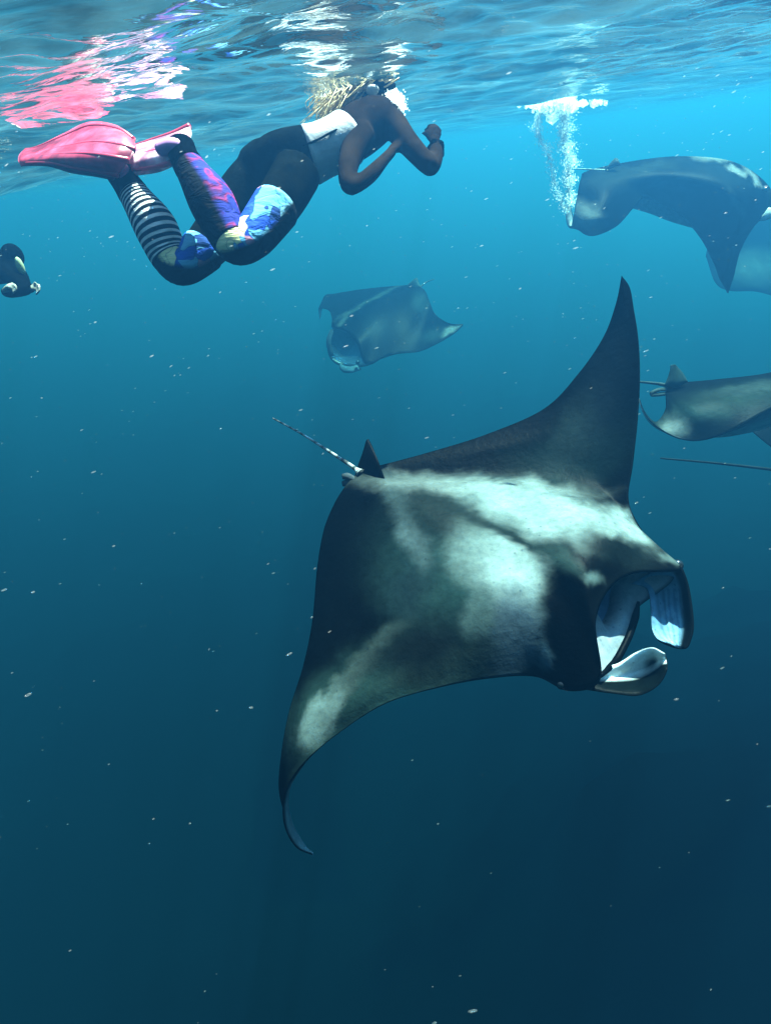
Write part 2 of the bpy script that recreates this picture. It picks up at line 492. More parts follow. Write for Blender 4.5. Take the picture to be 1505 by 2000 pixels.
# ------------------------------------------------------------------ the near manta ray
BLK = (0.0007, 0.0011, 0.0013)
def near_manta():
    global DSCALE
    DSCALE = 0.82
    P = lambda x, y, d: P0(x, y, d * DSCALE)
    s = Skin()
    rows = [
        [(611, 1671, 2.34)],
        [(592, 1652, 2.37), (577, 1654, 2.28)],
        [(563, 1606, 2.36), (554, 1608, 2.22)],
        [(545, 1548, 2.33), (557, 1546, 2.16)],
        [(548, 1480, 2.30), (556, 1484, 2.24), (567, 1488, 2.19), (580, 1490, 2.16), (594, 1488, 2.13)],
        [(564, 1390, 2.34), (582, 1396, 2.24), (605, 1406, 2.18), (632, 1420, 2.14), (664, 1430, 2.12)],
        [(592, 1300, 2.44), (620, 1306, 2.32), (668, 1325, 2.19), (712, 1350, 2.12), (754, 1374, 2.10)],
        [(610, 1210, 2.54), (655, 1222, 2.38), (730, 1248, 2.19), (800, 1300, 2.11), (862, 1342, 2.09)],
        [(619, 1110, 2.66), (675, 1132, 2.48), (780, 1172, 2.22), (885, 1250, 2.10), (958, 1325, 2.08)],
        [(632, 1035, 2.74), (705, 1050, 2.54), (830, 1110, 2.26), (965, 1195, 2.09), (1045, 1322, 2.05)],
        [(652, 985, 2.78), (745, 1005, 2.54), (890, 1078, 2.27), (1035, 1175, 2.07), (1112, 1350, 1.99)],
        [(670, 955, 2.79), (765, 975, 2.56), (930, 1048, 2.31), (1085, 1155, 2.07), (1172, 1326, 1.95)],
        [(684, 938, 2.79), (778, 955, 2.60), (960, 1018, 2.38), (1118, 1105, 2.07), (1163, 1215, 1.98)],
        [(695, 928, 2.80), (788, 945, 2.65), (985, 985, 2.47), (1145, 1065, 2.14), (1190, 1150, 2.06)],
        [(705, 922, 2.81), (800, 939, 2.70), (1005, 957, 2.56), (1180, 1028, 2.23), (1238, 1120, 2.13)],
        [(715, 916, 2.82), (820, 937, 2.74), (1015, 943, 2.63), (1190, 1000, 2.36), (1330, 1110, 2.20)],
        [(728, 912, 2.83), (830, 927, 2.78), (1030, 930, 2.68), (1165, 962, 2.52), (1262, 1050, 2.36)],
        [(745, 908, 2.84), (860, 905, 2.80), (1040, 900, 2.72), (1152, 925, 2.60), (1227, 980, 2.46)],
        [(835, 884, 2.85), (930, 880, 2.80), (1060, 868, 2.74), (1162, 880, 2.63), (1235, 905, 2.51)],
        [(950, 848, 2.86), (1030, 835, 2.81), (1110, 825, 2.74), (1185, 825, 2.65), (1244, 820, 2.55)],
        [(1062, 798, 2.84), (1110, 775, 2.80), (1160, 758, 2.74), (1207, 748, 2.67), (1248, 738, 2.59)],
        [(1130, 728, 2.81), (1165, 702, 2.77), (1195, 686, 2.73), (1222, 674, 2.69), (1245, 664, 2.64)],
        [(1178, 657, 2.77), (1208, 628, 2.73), (1236, 602, 2.69)],
        [(1202, 592, 2.74), (1216, 575, 2.72), (1229, 562, 2.71)],
        [(1213, 538, 2.72)],
    ]
    thick = [q * 0.82 for q in [.006, .012, .018, .024, .035, .05, .07, .09, .13, .2, .26, .3, .32, .33, .31, .27, .19, .12, .085, .06, .045, .032, .022, .014, .006]]
    lips = {11: (1176, 1322, 1.99), 12: (1203, 1290, 2.10), 13: (1226, 1245, 2.17), 14: (1243, 1190, 2.24), 15: (1318, 1122, 2.24)}
    cav = {11: 0.02, 12: 0.16, 13: 0.24, 14: 0.22, 15: 0.04}
    W, T1, T2 = (0.52, 0.72, 0.69), (0.10, 0.16, 0.145), (0.035, 0.06, 0.055)
    marks = [  # skin patches; the teal tones paint sky sheen into the colour
        (760, 1330, 230, 70, -30, (0.05, 0.115, 0.10), 1.2),  # broad sheen of the lower near wing, painted in teal
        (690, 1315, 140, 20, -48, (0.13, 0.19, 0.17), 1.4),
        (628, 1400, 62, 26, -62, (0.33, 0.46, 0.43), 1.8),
        (905, 1150, 170, 120, 35, (0.03, 0.075, 0.07), 1.3),
        (800, 1150, 40, 60, 20, (0.02, 0.045, 0.05), 1.0),
        (870, 1300, 120, 30, -20, (0.05, 0.085, 0.07), 1.5),
        (820, 1265, 110, 48, -20, (0.012, 0.02, 0.02), 1.2),
        (790, 1010, 22, 80, -22, (0.16, 0.24, 0.25), 1.2),
        (860, 1000, 95, 48, 15, (0.018, 0.034, 0.032), 1.4),
        (1110, 900, 150, 60, -25, (0.012, 0.03, 0.028), 1.0),
        (1120, 850, 30, 120, 30, (0.03, 0.055, 0.055), 0.8),
        (1195, 700, 40, 130, 10, (0.012, 0.022, 0.03), 0.8),
        (930, 950, 190, 16, 3, (0.30, 0.38, 0.36), 1.1),
        (1085, 1008, 175, 45, 17, W, 1.7),
        (1235, 1035, 45, 14, 38, W, 1.6),
        (960, 1090, 80, 60, 20, (0.30, 0.44, 0.42), 1.5),
        (1005, 1130, 62, 82, -8, W, 1.5),
        (1010, 1235, 52, 80, 8, (0.14, 0.22, 0.27), 1.2),
        (940, 1190, 30, 50, 20, (0.16, 0.26, 0.25), 1.6),
        (1000, 1046, 130, 9, 24, (0.02, 0.04, 0.038), 1.0),
        (1105, 1215, 48, 150, -2, BLK, 2.4),
        (1090, 1320, 60, 60, 0, BLK, 2.4),
        (1205, 1075, 80, 32, 20, (0.012, 0.022, 0.022), 1.8),
        (1100, 1095, 50, 18, 30, (0.04, 0.08, 0.075), 1.4),
        (1158, 1130, 15, 10, 0, (0.22, 0.34, 0.33), 1.0),
        (1318, 1100, 30, 9, 20, (0.22, 0.32, 0.31), 1.4),
        (1062, 1282, 16, 24, 0, (0.12, 0.22, 0.27), 1.5),
    ]
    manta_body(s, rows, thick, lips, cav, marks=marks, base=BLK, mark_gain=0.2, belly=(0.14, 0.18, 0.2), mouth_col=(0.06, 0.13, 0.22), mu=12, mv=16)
    # far cephalic fin, hanging from the far corner of the mouth
    g = fin_grid([
        [(1232, 1140, 2.28), (1262, 1122, 2.27), (1300, 1112, 2.24), (1330, 1104, 2.20)],
        [(1262, 1150, 2.25), (1290, 1138, 2.28), (1322, 1135, 2.25), (1343, 1142, 2.17)],
        [(1270, 1186, 2.20), (1296, 1184, 2.27), (1328, 1184, 2.23), (1351, 1190, 2.13)],
        [(1272, 1225, 2.16), (1298, 1226, 2.22), (1330, 1226, 2.19), (1353, 1228, 2.10)],
        [(1281, 1246, 2.13), (1302, 1251, 2.18), (1326, 1256, 2.15), (1346, 1256, 2.09)],
        [(1296, 1254, 2.12), (1310, 1259, 2.15), (1325, 1266, 2.13), (1338, 1267, 2.09)],
    ], 8, 8)
    n, m = g.shape[:2]
    u = np.linspace(0, 1, n)[:, None, None]; v = np.linspace(0, 1, m)[None, :, None]
    inner = np.array((0.07, 0.17, 0.27)) * (1 - u) + np.array((0.13, 0.18, 0.20)) * u ** 2 + np.array((0.05, 0.14, 0.22)) * u
    inner = inner * (1 - 0.35 * (np.sin(v * 40 + 3 * np.sin(u * 5)) > 0.3) * (u > 0.25)) + 0 * v
    edge = np.clip((v - 0.72) / 0.12, 0, 1)
    inner = inner * (1 - edge) + np.array(BLK) * 2.5 * edge
    s.sheet(g, 0.022, inner, np.array(BLK))
    # near cephalic fin, rolled like a leaf
    g = fin_grid([
        [(1164, 1302, 2.02), (1150, 1324, 2.00), (1138, 1346, 1.98)],
        [(1203, 1297, 2.04), (1203, 1324, 2.06), (1196, 1354, 1.95)],
        [(1240, 1275, 2.03), (1246, 1312, 2.08), (1246, 1358, 1.94)],
        [(1272, 1265, 2.00), (1280, 1297, 2.06), (1284, 1338, 1.93)],
        [(1297, 1276, 1.97), (1300, 1290, 1.98), (1302, 1306, 1.94)],
    ], 8, 10)
    n, m = g.shape[:2]
    u = np.linspace(0, 1, n)[:, None, None]; v = np.linspace(0, 1, m)[None, :, None]
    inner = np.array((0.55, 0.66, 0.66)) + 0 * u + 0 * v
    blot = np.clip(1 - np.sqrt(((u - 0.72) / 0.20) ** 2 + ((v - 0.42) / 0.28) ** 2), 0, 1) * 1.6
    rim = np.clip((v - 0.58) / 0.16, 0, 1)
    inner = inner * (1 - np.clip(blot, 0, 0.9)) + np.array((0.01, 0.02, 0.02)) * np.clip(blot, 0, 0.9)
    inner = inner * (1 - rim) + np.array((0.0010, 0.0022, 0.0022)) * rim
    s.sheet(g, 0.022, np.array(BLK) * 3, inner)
    # dorsal fin, pelvic fins and tail
    g = fin_grid([[(688, 945, 2.84), (722, 952, 2.78), (752, 938, 2.72)], [(698, 912, 2.84), (722, 914, 2.79), (740, 905, 2.74)],
                  [(706, 890, 2.84), (719, 888, 2.81), (730, 880, 2.79)], [(713, 872, 2.84), (718, 868, 2.83), (724, 866, 2.82)], [(718, 859, 2.84), (719, 858, 2.84), (720, 859, 2.84)]])
    s.sheet(g, 0.020, np.array(BLK) * 1.5, np.array(BLK) * 1.5)
    for a in (0, 1):
        g = fin_grid([[(695, 932 + 14 * a, 2.8), (698, 944 + 14 * a, 2.78)], [(680, 924 + 13 * a, 2.83), (680, 938 + 13 * a, 2.8)],
                      [(668, 926 + 14 * a, 2.86), (669, 936 + 14 * a, 2.84)]])
        s.sheet(g, 0.02, np.array((0.03, 0.04, 0.045)), np.array((0.4, 0.45, 0.48)))
    tp = catmull(world_pts([(705, 925, 2.80), (686, 910, 2.84), (640, 880, 2.93), (590, 848, 3.02), (533, 817, 3.12)]), 10)
    rr = np.interp(np.linspace(0, 1, len(tp)), [0, .15, .5, 1], [.02, .009, .006, .0032])
    cc = np.repeat(0.04 + 0.25 * (rng.rand(len(tp)) > 0.45), 10)[:, None] * np.array((0.9, 1, 1))
    s.tube(tp, rr, cc)
    lip = catmull(world_pts([(1172, 1320, 1.985), (1186, 1306, 2.03), (1203, 1289, 2.095), (1226, 1245, 2.165), (1240, 1205, 2.22), (1246, 1175, 2.24)]), 6)
    s.tube(lip, np.interp(np.linspace(0, 1, len(lip)), [0, .3, .8, 1], [.006, .011, .011, .004]), np.array(BLK))
    # raised brow over the near eye and the gill-side bulge
    o = s.build('manta_ray', MAT_SKIN, P(950, 1130, 2.4))
    tag(o, 'large black manta ray with white shoulder patches and open mouth, nearest of all the rays', 'manta ray', 'manta rays feeding below the surface')
    eye(o, P(1096, 1336, 2.02), 0.016)
    eye(o, P(1322, 1104, 2.26), 0.018)
    return o
near_manta()
DSCALE = 1.0
# ------------------------------------------------------------------ the other manta rays
DSCALE = 1.55
P_near = P
P = lambda x, y, d: P_near(x, y, d * DSCALE)
GROUP = 'manta rays feeding below the surface'
def far_manta_middle():
    global DSCALE
    DSCALE = 1.75
    s = Skin(); d = 5.3
    rows = [
        [(904, 633, 4.9)],
        [(876, 631, 5.0), (884, 641, 4.95), (882, 654, 4.9)],
        [(850, 614, 5.2), (852, 645, 5.0), (844, 676, 4.9)],
        [(839, 590, 5.4), (826, 640, 5.1), (812, 688, 4.9)],
        [(831, 570, 5.5), (795, 630, 5.1), (762, 692, 4.9)],
        [(822, 561, 5.6), (772, 615, 5.15), (716, 713, 4.85)],
        [(814, 558, 5.65), (752, 598, 5.25), (697, 672, 4.9)],
        [(806, 556, 5.7), (732, 588, 5.35), (677, 648, 5.05)],
        [(798, 556, 5.75), (716, 587, 5.5), (650, 638, 5.25)],
        [(790, 557, 5.8), (700, 590, 5.65), (648, 622, 5.45)],
        [(762, 559, 5.9), (692, 578, 5.8), (644, 609, 5.6)],
        [(705, 565, 6.0), (664, 582, 5.9), (637, 604, 5.75)],
        [(656, 573, 6.0), (640, 586, 5.95), (628, 602, 5.85)],
        [(632, 580, 6.0), (622, 602, 5.9)],
        [(624, 624, 5.9)]]
    thick = [.01, .03, .05, .09, .2, .34, .42, .4, .3, .16, .1, .07, .05, .03, .01]
    lips = {5: (712, 716, 4.88), 6: (658, 712, 5.1), 7: (639, 684, 5.3), 8: (646, 645, 5.35)}
    cav = {5: .05, 6: .5, 7: .5, 8: .05}
    marks = [(878, 645, 22, 6, -28, (.5, .55, .55), 1.5), (845, 655, 22, 12, -20, (.06, .09, .09), 1.2),
             (722, 588, 78, 2.5, -28, (.08, .11, .11), 1.0), (670, 624, 22, 4, -48, (.12, .15, .15), 1.0),
             (735, 640, 26, 22, 0, (.025, .04, .045), 1.0), (822, 590, 14, 18, 0, (.05, .08, .08), 1.0)]
    manta_body(s, rows, [q * DSCALE for q in thick], lips, cav, K=3, mu=8, mv=12, marks=marks, mark_gain=0.2, base=(.0015, .0025, .003), warp=4, fscale=.05, flip=True)
    s.sheet(fin_grid([[(700, 712, 4.9), (705, 722, 4.88)], [(682, 716, 4.9), (686, 728, 4.85)], [(666, 712, 4.95), (668, 726, 4.9)], [(668, 706, 5.0), (670, 712, 5.0)]]),
            .05, np.array((.03, .06, .08)), np.array((.02, .03, .03)))
    s.sheet(fin_grid([[(644, 645, 5.3), (654, 640, 5.25)], [(637, 670, 5.25), (646, 668, 5.2)], [(644, 698, 5.2), (652, 694, 5.2)]]), .05, np.array((.02, .03, .04)), np.array((.02, .03, .03)))
    s.sheet(fin_grid([[(790, 562, 5.75), (826, 566, 5.6)], [(799, 553, 5.72), (818, 553, 5.65)], [(812, 543, 5.7), (815, 543, 5.7)]]), .05, np.array((.02, .03, .03)), np.array((.02, .03, .03)))
    tp = catmull(world_pts([(820, 561, 5.65), (832, 551, 5.8), (848, 545, 6.0)]), 8)
    s.tube(tp, np.linspace(.018, .006, len(tp)), np.array((.03, .04, .04)))
    o = s.build('manta_ray', MAT_SKIN, P(750, 620, 5.3))
    tag(o, 'small hazy manta ray heading down to the left below the snorkeler with patterned leggings', 'manta ray', GROUP)
    eye(o, P(698, 708, 4.85), .03)
far_manta_middle()

def arched_manta():
    global DSCALE
    DSCALE = 1.55
    s = Skin()
    rows = [
        [(1112, 397, 4.10)],
        [(1105, 424, 4.12), (1112, 426, 4.08), (1119, 424, 4.04)],
        [(1112, 446, 4.06), (1121, 447, 4.00), (1128, 448, 3.98)],
        [(1119, 424, 3.98), (1140, 440, 3.88), (1156, 461, 3.86)],
        [(1125, 390, 4.00), (1165, 420, 3.82), (1203, 442, 3.86)],
        [(1133, 350, 4.10), (1186, 382, 3.88), (1238, 404, 3.95)],
        [(1146, 334, 4.22), (1210, 352, 4.00), (1259, 384, 4.05)],
        [(1225, 316, 4.25), (1262, 345, 4.02), (1285, 397, 4.10)],
        [(1325, 305, 4.22), (1325, 345, 3.95), (1312, 410, 4.12)],
        [(1425, 314, 4.10), (1395, 360, 3.85), (1340, 432, 4.12)],
        [(1490, 352, 3.95), (1448, 395, 3.80), (1367, 466, 4.10)],
        [(1512, 400, 3.90), (1450, 440, 3.85), (1383, 494, 4.08)],
        [(1472, 442, 3.95), (1435, 475, 3.95), (1396, 522, 4.05)],
        [(1445, 490, 4.00), (1425, 515, 4.0), (1404, 545, 4.05)],
        [(1432, 540, 4.05), (1414, 560, 4.05)],
        [(1421, 573, 4.08)]]
    thick = [.008, .015, .02, .03, .05, .08, .13, .25, .34, .36, .3, .16, .08, .05, .03, .01]
    marks = [(1140, 425, 34, 27, 20, (.6, .65, .62), 1.3), (1400, 335, 70, 26, 12, (.03, .045, .05), 1.2), (1395, 308, 42, 7, 8, (.45, .48, .46), 1.6), (1440, 334, 16, 5, 15, (.7, .7, .7), 2),  # includes a broad pale sky sheen painted on the back
             (1470, 345, 30, 4, 45, (.6, .62, .62), 1.4), (1438, 400, 8, 26, -32, (.3, .36, .36), 1.0), (1310, 365, 22, 8, 5, (.2, .2, .22), 1.3),
             (1250, 330, 70, 10, -10, (.06, .08, .07), 1.1), (1190, 350, 50, 16, -5, (.04, .055, .05), 1.0)]
    manta_body(s, rows, [q * DSCALE for q in thick], K=3, mu=10, mv=14, marks=marks, mark_gain=0.2, base=(.0015, .0025, .003), warp=8, fscale=.03)
    s.sheet(fin_grid([[(1180, 332, 4.15), (1212, 322, 4.1)], [(1188, 322, 4.15), (1208, 315, 4.1)], [(1200, 311, 4.15), (1205, 309, 4.13)]]), .04, np.array((.03, .04, .04)), np.array((.03, .04, .04)))
    s.sheet(fin_grid([[(1480, 432, 3.9), (1500, 405, 3.85)], [(1495, 430, 3.85), (1515, 408, 3.8)], [(1515, 420, 3.8), (1525, 410, 3.78)]]), .04, np.array((.5, .5, .5)), np.array((.03, .04, .04)))
    tp = catmull(world_pts([(1185, 333, 4.16), (1150, 331, 4.25), (1118, 329, 4.35)]), 6)
    s.tube(tp, np.linspace(.012, .005, len(tp)), np.array((.35, .4, .4)))
    o = s.build('manta_ray', MAT_SKIN, P(1320, 370, 4.0))
    tag(o, 'dark manta ray arched under the surface beside the white bubble plume, wing tip curled up', 'manta ray', GROUP)
    eye(o, P(1492, 372, 3.86), .03)
arched_manta()

def faint_manta():
    global DSCALE
    DSCALE = 1.6
    s = Skin()
    rows = [[(1377, 500, 6.2)], [(1384, 482, 6.2), (1396, 552, 6.1)], [(1420, 455, 6.3), (1425, 568, 6.1)], [(1470, 430, 6.4), (1478, 570, 6.1)],
            [(1540, 405, 6.5), (1545, 590, 6.0)], [(1640, 410, 6.6), (1640, 620, 5.9)], [(1740, 430, 6.7), (1720, 600, 6.1)], [(1850, 450, 6.8), (1830, 520, 6.4)], [(1930, 500, 6.8)]]
    manta_body(s, rows, [DSCALE * q for q in [.01, .05, .08, .14, .3, .42, .25, .08, .01]], K=2, mu=8, mv=14, base=(.0015, .0025, .003), marks=[(1470, 520, 50, 30, 0, (.1, .12, .12), 1)], warp=5, fscale=.03)
    o = s.build('manta_ray', MAT_SKIN, P(1600, 510, 6.2))
    tag(o, 'faintest manta ray, a pale wing behind the arched manta at the right edge', 'manta ray', GROUP)
faint_manta()

def right_manta():
    global DSCALE
    DSCALE = 1.05
    s = Skin()
    rows = [
        [(1248, 778, 3.62)],
        [(1256, 799, 3.62), (1257, 803, 3.58)],
        [(1268, 816, 3.62), (1270, 822, 3.52)],
        [(1282, 823, 3.60), (1288, 831, 3.50), (1294, 840, 3.45)],
        [(1298, 800, 3.62), (1312, 832, 3.46), (1328, 857, 3.40)],
        [(1299, 772, 3.68), (1330, 812, 3.46), (1362, 861, 3.36)],
        [(1303, 757, 3.74), (1352, 797, 3.44), (1404, 851, 3.32)],
        [(1335, 747, 3.78), (1392, 778, 3.46), (1452, 828, 3.30)],
        [(1395, 741, 3.80), (1450, 760, 3.52), (1506, 796, 3.32)],
        [(1500, 728, 3.80), (1530, 742, 3.55), (1565, 765, 3.35)],
        [(1590, 700, 3.82), (1610, 715, 3.65), (1640, 735, 3.5)],
        [(1660, 660, 3.85), (1680, 680, 3.75), (1700, 690, 3.6)],
        [(1730, 600, 3.8)]]
    marks = [(1318, 828, 26, 22, 10, (.28, .34, .33), 1.5), (1312, 832, 16, 12, 0, (.5, .56, .55), 1.5), (1400, 790, 120, 26, -12, (.035, .065, .05), 1.0), (1370, 805, 40, 12, 0, (.05, .1, .09), 1.0),
             (1480, 757, 90, 10, -8, (.07, .1, .09), 1.2)]
    manta_body(s, rows, [DSCALE * q for q in [.006, .01, .015, .025, .05, .09, .16, .26, .3, .26, .12, .06, .01]], K=3, mu=10, mv=14, marks=marks, mark_gain=0.2, base=(.0015, .0025, .003), warp=7, fscale=.03)
    s.sheet(fin_grid([[(1296, 753, 3.7), (1320, 757, 3.68), (1342, 746, 3.7)], [(1303, 737, 3.7), (1318, 735, 3.69), (1333, 730, 3.7)], [(1309, 718, 3.7), (1314, 716, 3.7), (1321, 719, 3.7)], [(1311, 713, 3.7), (1313, 712, 3.7), (1315, 713, 3.7)]]),
            .05, np.array((.015, .03, .03)), np.array((.015, .03, .03)))
    for a in (0, 1):
        s.sheet(fin_grid([[(1302, 757 + 8 * a, 3.72), (1302, 764 + 8 * a, 3.7)], [(1285, 758 + 9 * a, 3.7), (1285, 765 + 9 * a, 3.68)], [(1267, 766 + 3 * a, 3.7), (1270, 771 + 3 * a, 3.68)]]), .02,
                np.array((.02, .03, .03)), np.array((.25, .3, .3)))
    tp = catmull(world_pts([(1305, 754, 3.74), (1280, 749, 3.85), (1225, 744, 4.1)]), 6)
    s.tube(tp, np.linspace(.014, .006, len(tp)), np.array((.03, .04, .04)))
    o = s.build('manta_ray', MAT_SKIN, P(1420, 780, 3.5))
    tag(o, 'greenish manta ray at the right edge behind the raised wing, rounded back fin up', 'manta ray', GROUP)
right_manta()

def cropped_manta():
    global DSCALE
    DSCALE = 1.15
    s = Skin()
    rows = [[(1452, 828, 4.3)], [(1490, 818, 4.3), (1492, 862, 4.2)], [(1560, 805, 4.3), (1560, 912, 4.1)], [(1650, 830, 4.3), (1640, 960, 4.0)],
            [(1740, 860, 4.3), (1720, 1010, 3.9)], [(1830, 850, 4.3), (1820, 960, 4.0)], [(1900, 820, 4.3), (1900, 860, 4.1)], [(1950, 780, 4.3)]]
    manta_body(s, rows, [DSCALE * q for q in [.01, .05, .12, .28, .34, .18, .06, .01]], K=2, mu=8, mv=14, base=(.0015, .0025, .003), marks=[], warp=5)
    tp = catmull(world_pts([(1640, 935, 4.1), (1505, 917, 3.9), (1400, 905, 3.8), (1289, 895, 3.75)]), 10)
    s.tube(tp, np.linspace(.014, .006, len(tp)), np.array((.012, .016, .018)))
    o = s.build('manta_ray', MAT_SKIN, P(1650, 900, 4.1))
    tag(o, 'manta ray cropped by the right edge, only wing tip and long dark tail showing', 'manta ray', GROUP)
cropped_manta()

DSCALE = 1.0
P = P_near
# ------------------------------------------------------------------ snorkelers
def simple_mat(name, color, rough=0.5, spec=0.3, noise_scale=None, amount=0.3, bump=0.0):
    m, nt, b = new_mat(name)
    b.inputs['Roughness'].default_value = rough
    b.inputs['Specular IOR Level'].default_value = spec * 0.25 if spec > 0.2 else 0.0
    b.inputs['Base Color'].default_value = tuple(color) + (1,)
    if noise_scale:
        L = nt.links.new
        tc = nt.nodes.new('ShaderNodeTexCoord')
        n = N(nt, 'ShaderNodeTexNoise', i_Scale=noise_scale, i_Detail=5.0, i_Roughness=0.6)
        L(tc.outputs['Object'], n.inputs['Vector'])
        c = np.array(color)
        r = ramp(nt, [(0.3, tuple(c * (1 - amount))), (0.7, tuple(np.minimum(c * (1 + amount), 0.95)))])
        L(n.outputs[0], r.inputs[0]); L(r.outputs[0], b.inputs['Base Color'])
        if bump:
            bp = N(nt, 'ShaderNodeBump', i_Strength=0.8, i_Distance=bump)
            L(n.outputs[0], bp.inputs['Height']); L(bp.outputs[0], b.inputs['Normal'])
    return m

MAT_BODY = simple_mat('tanned_skin', (0.011, 0.0075, 0.0055), 0.6, 0.1, 9.0, 0.6, 0.004)
MAT_SHORTS = simple_mat('dark_brown_swim_shorts', (0.0025, 0.0035, 0.003), 0.55, 0.1, 16.0, 0.7, 0.006)
MAT_WHITE = simple_mat('silvery_white_fabric', (0.30, 0.32, 0.335), 0.35, 0.5, 9.0, 0.12, 0.012)
MAT_BLACK = simple_mat('black_neoprene', (0.0012, 0.0015, 0.0018), 0.7, 0.0, 60.0, 0.4, 0.001)
MAT_HAIR = simple_mat('wet_blond_hair', (0.52, 0.40, 0.22), 0.4, 0.4, 60.0, 0.45, 0.004)
MAT_PINK = simple_mat('red_pink_rubber', (0.38, 0.025, 0.06), 0.3, 1.6, 18.0, 0.25, 0.002)
MAT_PALE = simple_mat('pale_pink_rubber', (0.66, 0.30, 0.40), 0.3, 1.6, 18.0, 0.2, 0.002)

def print_material():
    m, nt, b = new_mat('leaf_print_fabric')
    L = nt.links.new
    tc = nt.nodes.new('ShaderNodeTexCoord')
    nz = N(nt, 'ShaderNodeTexNoise', i_Scale=9.0, i_Detail=2.0)
    mxv = N(nt, 'ShaderNodeMix', data_type='VECTOR'); mxv.inputs[0].default_value = 0.16
    L(tc.outputs['Object'], mxv.inputs[4]); L(nz.outputs['Color'], mxv.inputs[5]); L(tc.outputs['Object'], nz.inputs['Vector'])
    mp = N(nt, 'ShaderNodeMapping'); mp.inputs['Rotation'].default_value = (0.3, 0.4, 0.9); mp.inputs['Scale'].default_value = (1.6, 0.75, 1.1)
    L(mxv.outputs[1], mp.inputs[0])
    vo = N(nt, 'ShaderNodeTexVoronoi', i_Scale=15.0)
    L(mp.outputs[0], vo.inputs['Vector'])
    sep = nt.nodes.new('ShaderNodeSeparateColor'); L(vo.outputs['Color'], sep.inputs[0])
    r = ramp(nt, [(0.0, (0.01, 0.04, 0.24)), (0.22, (0.09, 0.26, 0.40)), (0.42, (0.015, 0.05, 0.30)), (0.56, (0.45, 0.43, 0.22)), (0.68, (0.16, 0.33, 0.42)), (0.84, (0.35, 0.15, 0.20)), (0.92, (0.01, 0.03, 0.12))], 'CONSTANT')
    L(sep.outputs[0], r.inputs[0])
    vo2 = N(nt, 'ShaderNodeTexVoronoi', feature='DISTANCE_TO_EDGE', i_Scale=15.0)
    L(mp.outputs[0], vo2.inputs['Vector'])
    r2 = ramp(nt, [(0.0, (0.45, 0.5, 0.6)), (0.05, (1, 1, 1))])
    L(vo2.outputs['Distance'], r2.inputs[0])
    mx = N(nt, 'ShaderNodeMix', data_type='RGBA', blend_type='MULTIPLY'); mx.inputs[0].default_value = 1.0
    L(r.outputs[0], mx.inputs[6]); L(r2.outputs[0], mx.inputs[7])
    L(mx.outputs[2], b.inputs['Base Color'])
    b.inputs['Roughness'].default_value = 0.5
    return m
MAT_PRINT = print_material()

def along_material(name, kind):
    m, nt, b = new_mat(name)
    L = nt.links.new
    at = N(nt, 'ShaderNodeAttribute', attribute_name='along')
    sep = nt.nodes.new('ShaderNodeSeparateXYZ'); L(at.outputs['Vector'], sep.inputs[0])
    if kind == 'stripes':
        ma = N(nt, 'ShaderNodeMath', operation='MULTIPLY'); ma.inputs[1].default_value = 15.0
        fr = N(nt, 'ShaderNodeMath', operation='FRACT')
        L(sep.outputs[0], ma.inputs[0]); L(ma.outputs[0], fr.inputs[0])
        r = ramp(nt, [(0.0, (0.0015, 0.002, 0.0025)), (0.50, (0.0015, 0.002, 0.0025)), (0.58, (0.42, 0.43, 0.43)), (0.93, (0.42, 0.43, 0.43)), (1.0, (0.0015, 0.002, 0.0025))])
        L(fr.outputs[0], r.inputs[0])
        L(r.outputs[0], b.inputs['Base Color'])
    else:
        tc = nt.nodes.new('ShaderNodeTexCoord')
        n = N(nt, 'ShaderNodeTexNoise', i_Scale=13.0, i_Detail=1.0, i_Distortion=0.5)
        L(tc.outputs['Object'], n.inputs['Vector'])
        r = ramp(nt, [(0.0, (0.010, 0.014, 0.13)), (0.46, (0.016, 0.020, 0.15)), (0.54, (0.16, 0.015, 0.07)), (0.62, (0.03, 0.018, 0.12)), (0.72, (0.012, 0.025, 0.15))])
        L(n.outputs[0], r.inputs[0]); L(r.outputs[0], b.inputs['Base Color'])
    b.inputs['Roughness'].default_value = 0.5
    return m
MAT_STRIPE = along_material('striped_sock_fabric', 'stripes')
MAT_BLUE = along_material('blue_pink_sock_fabric', 'blue')

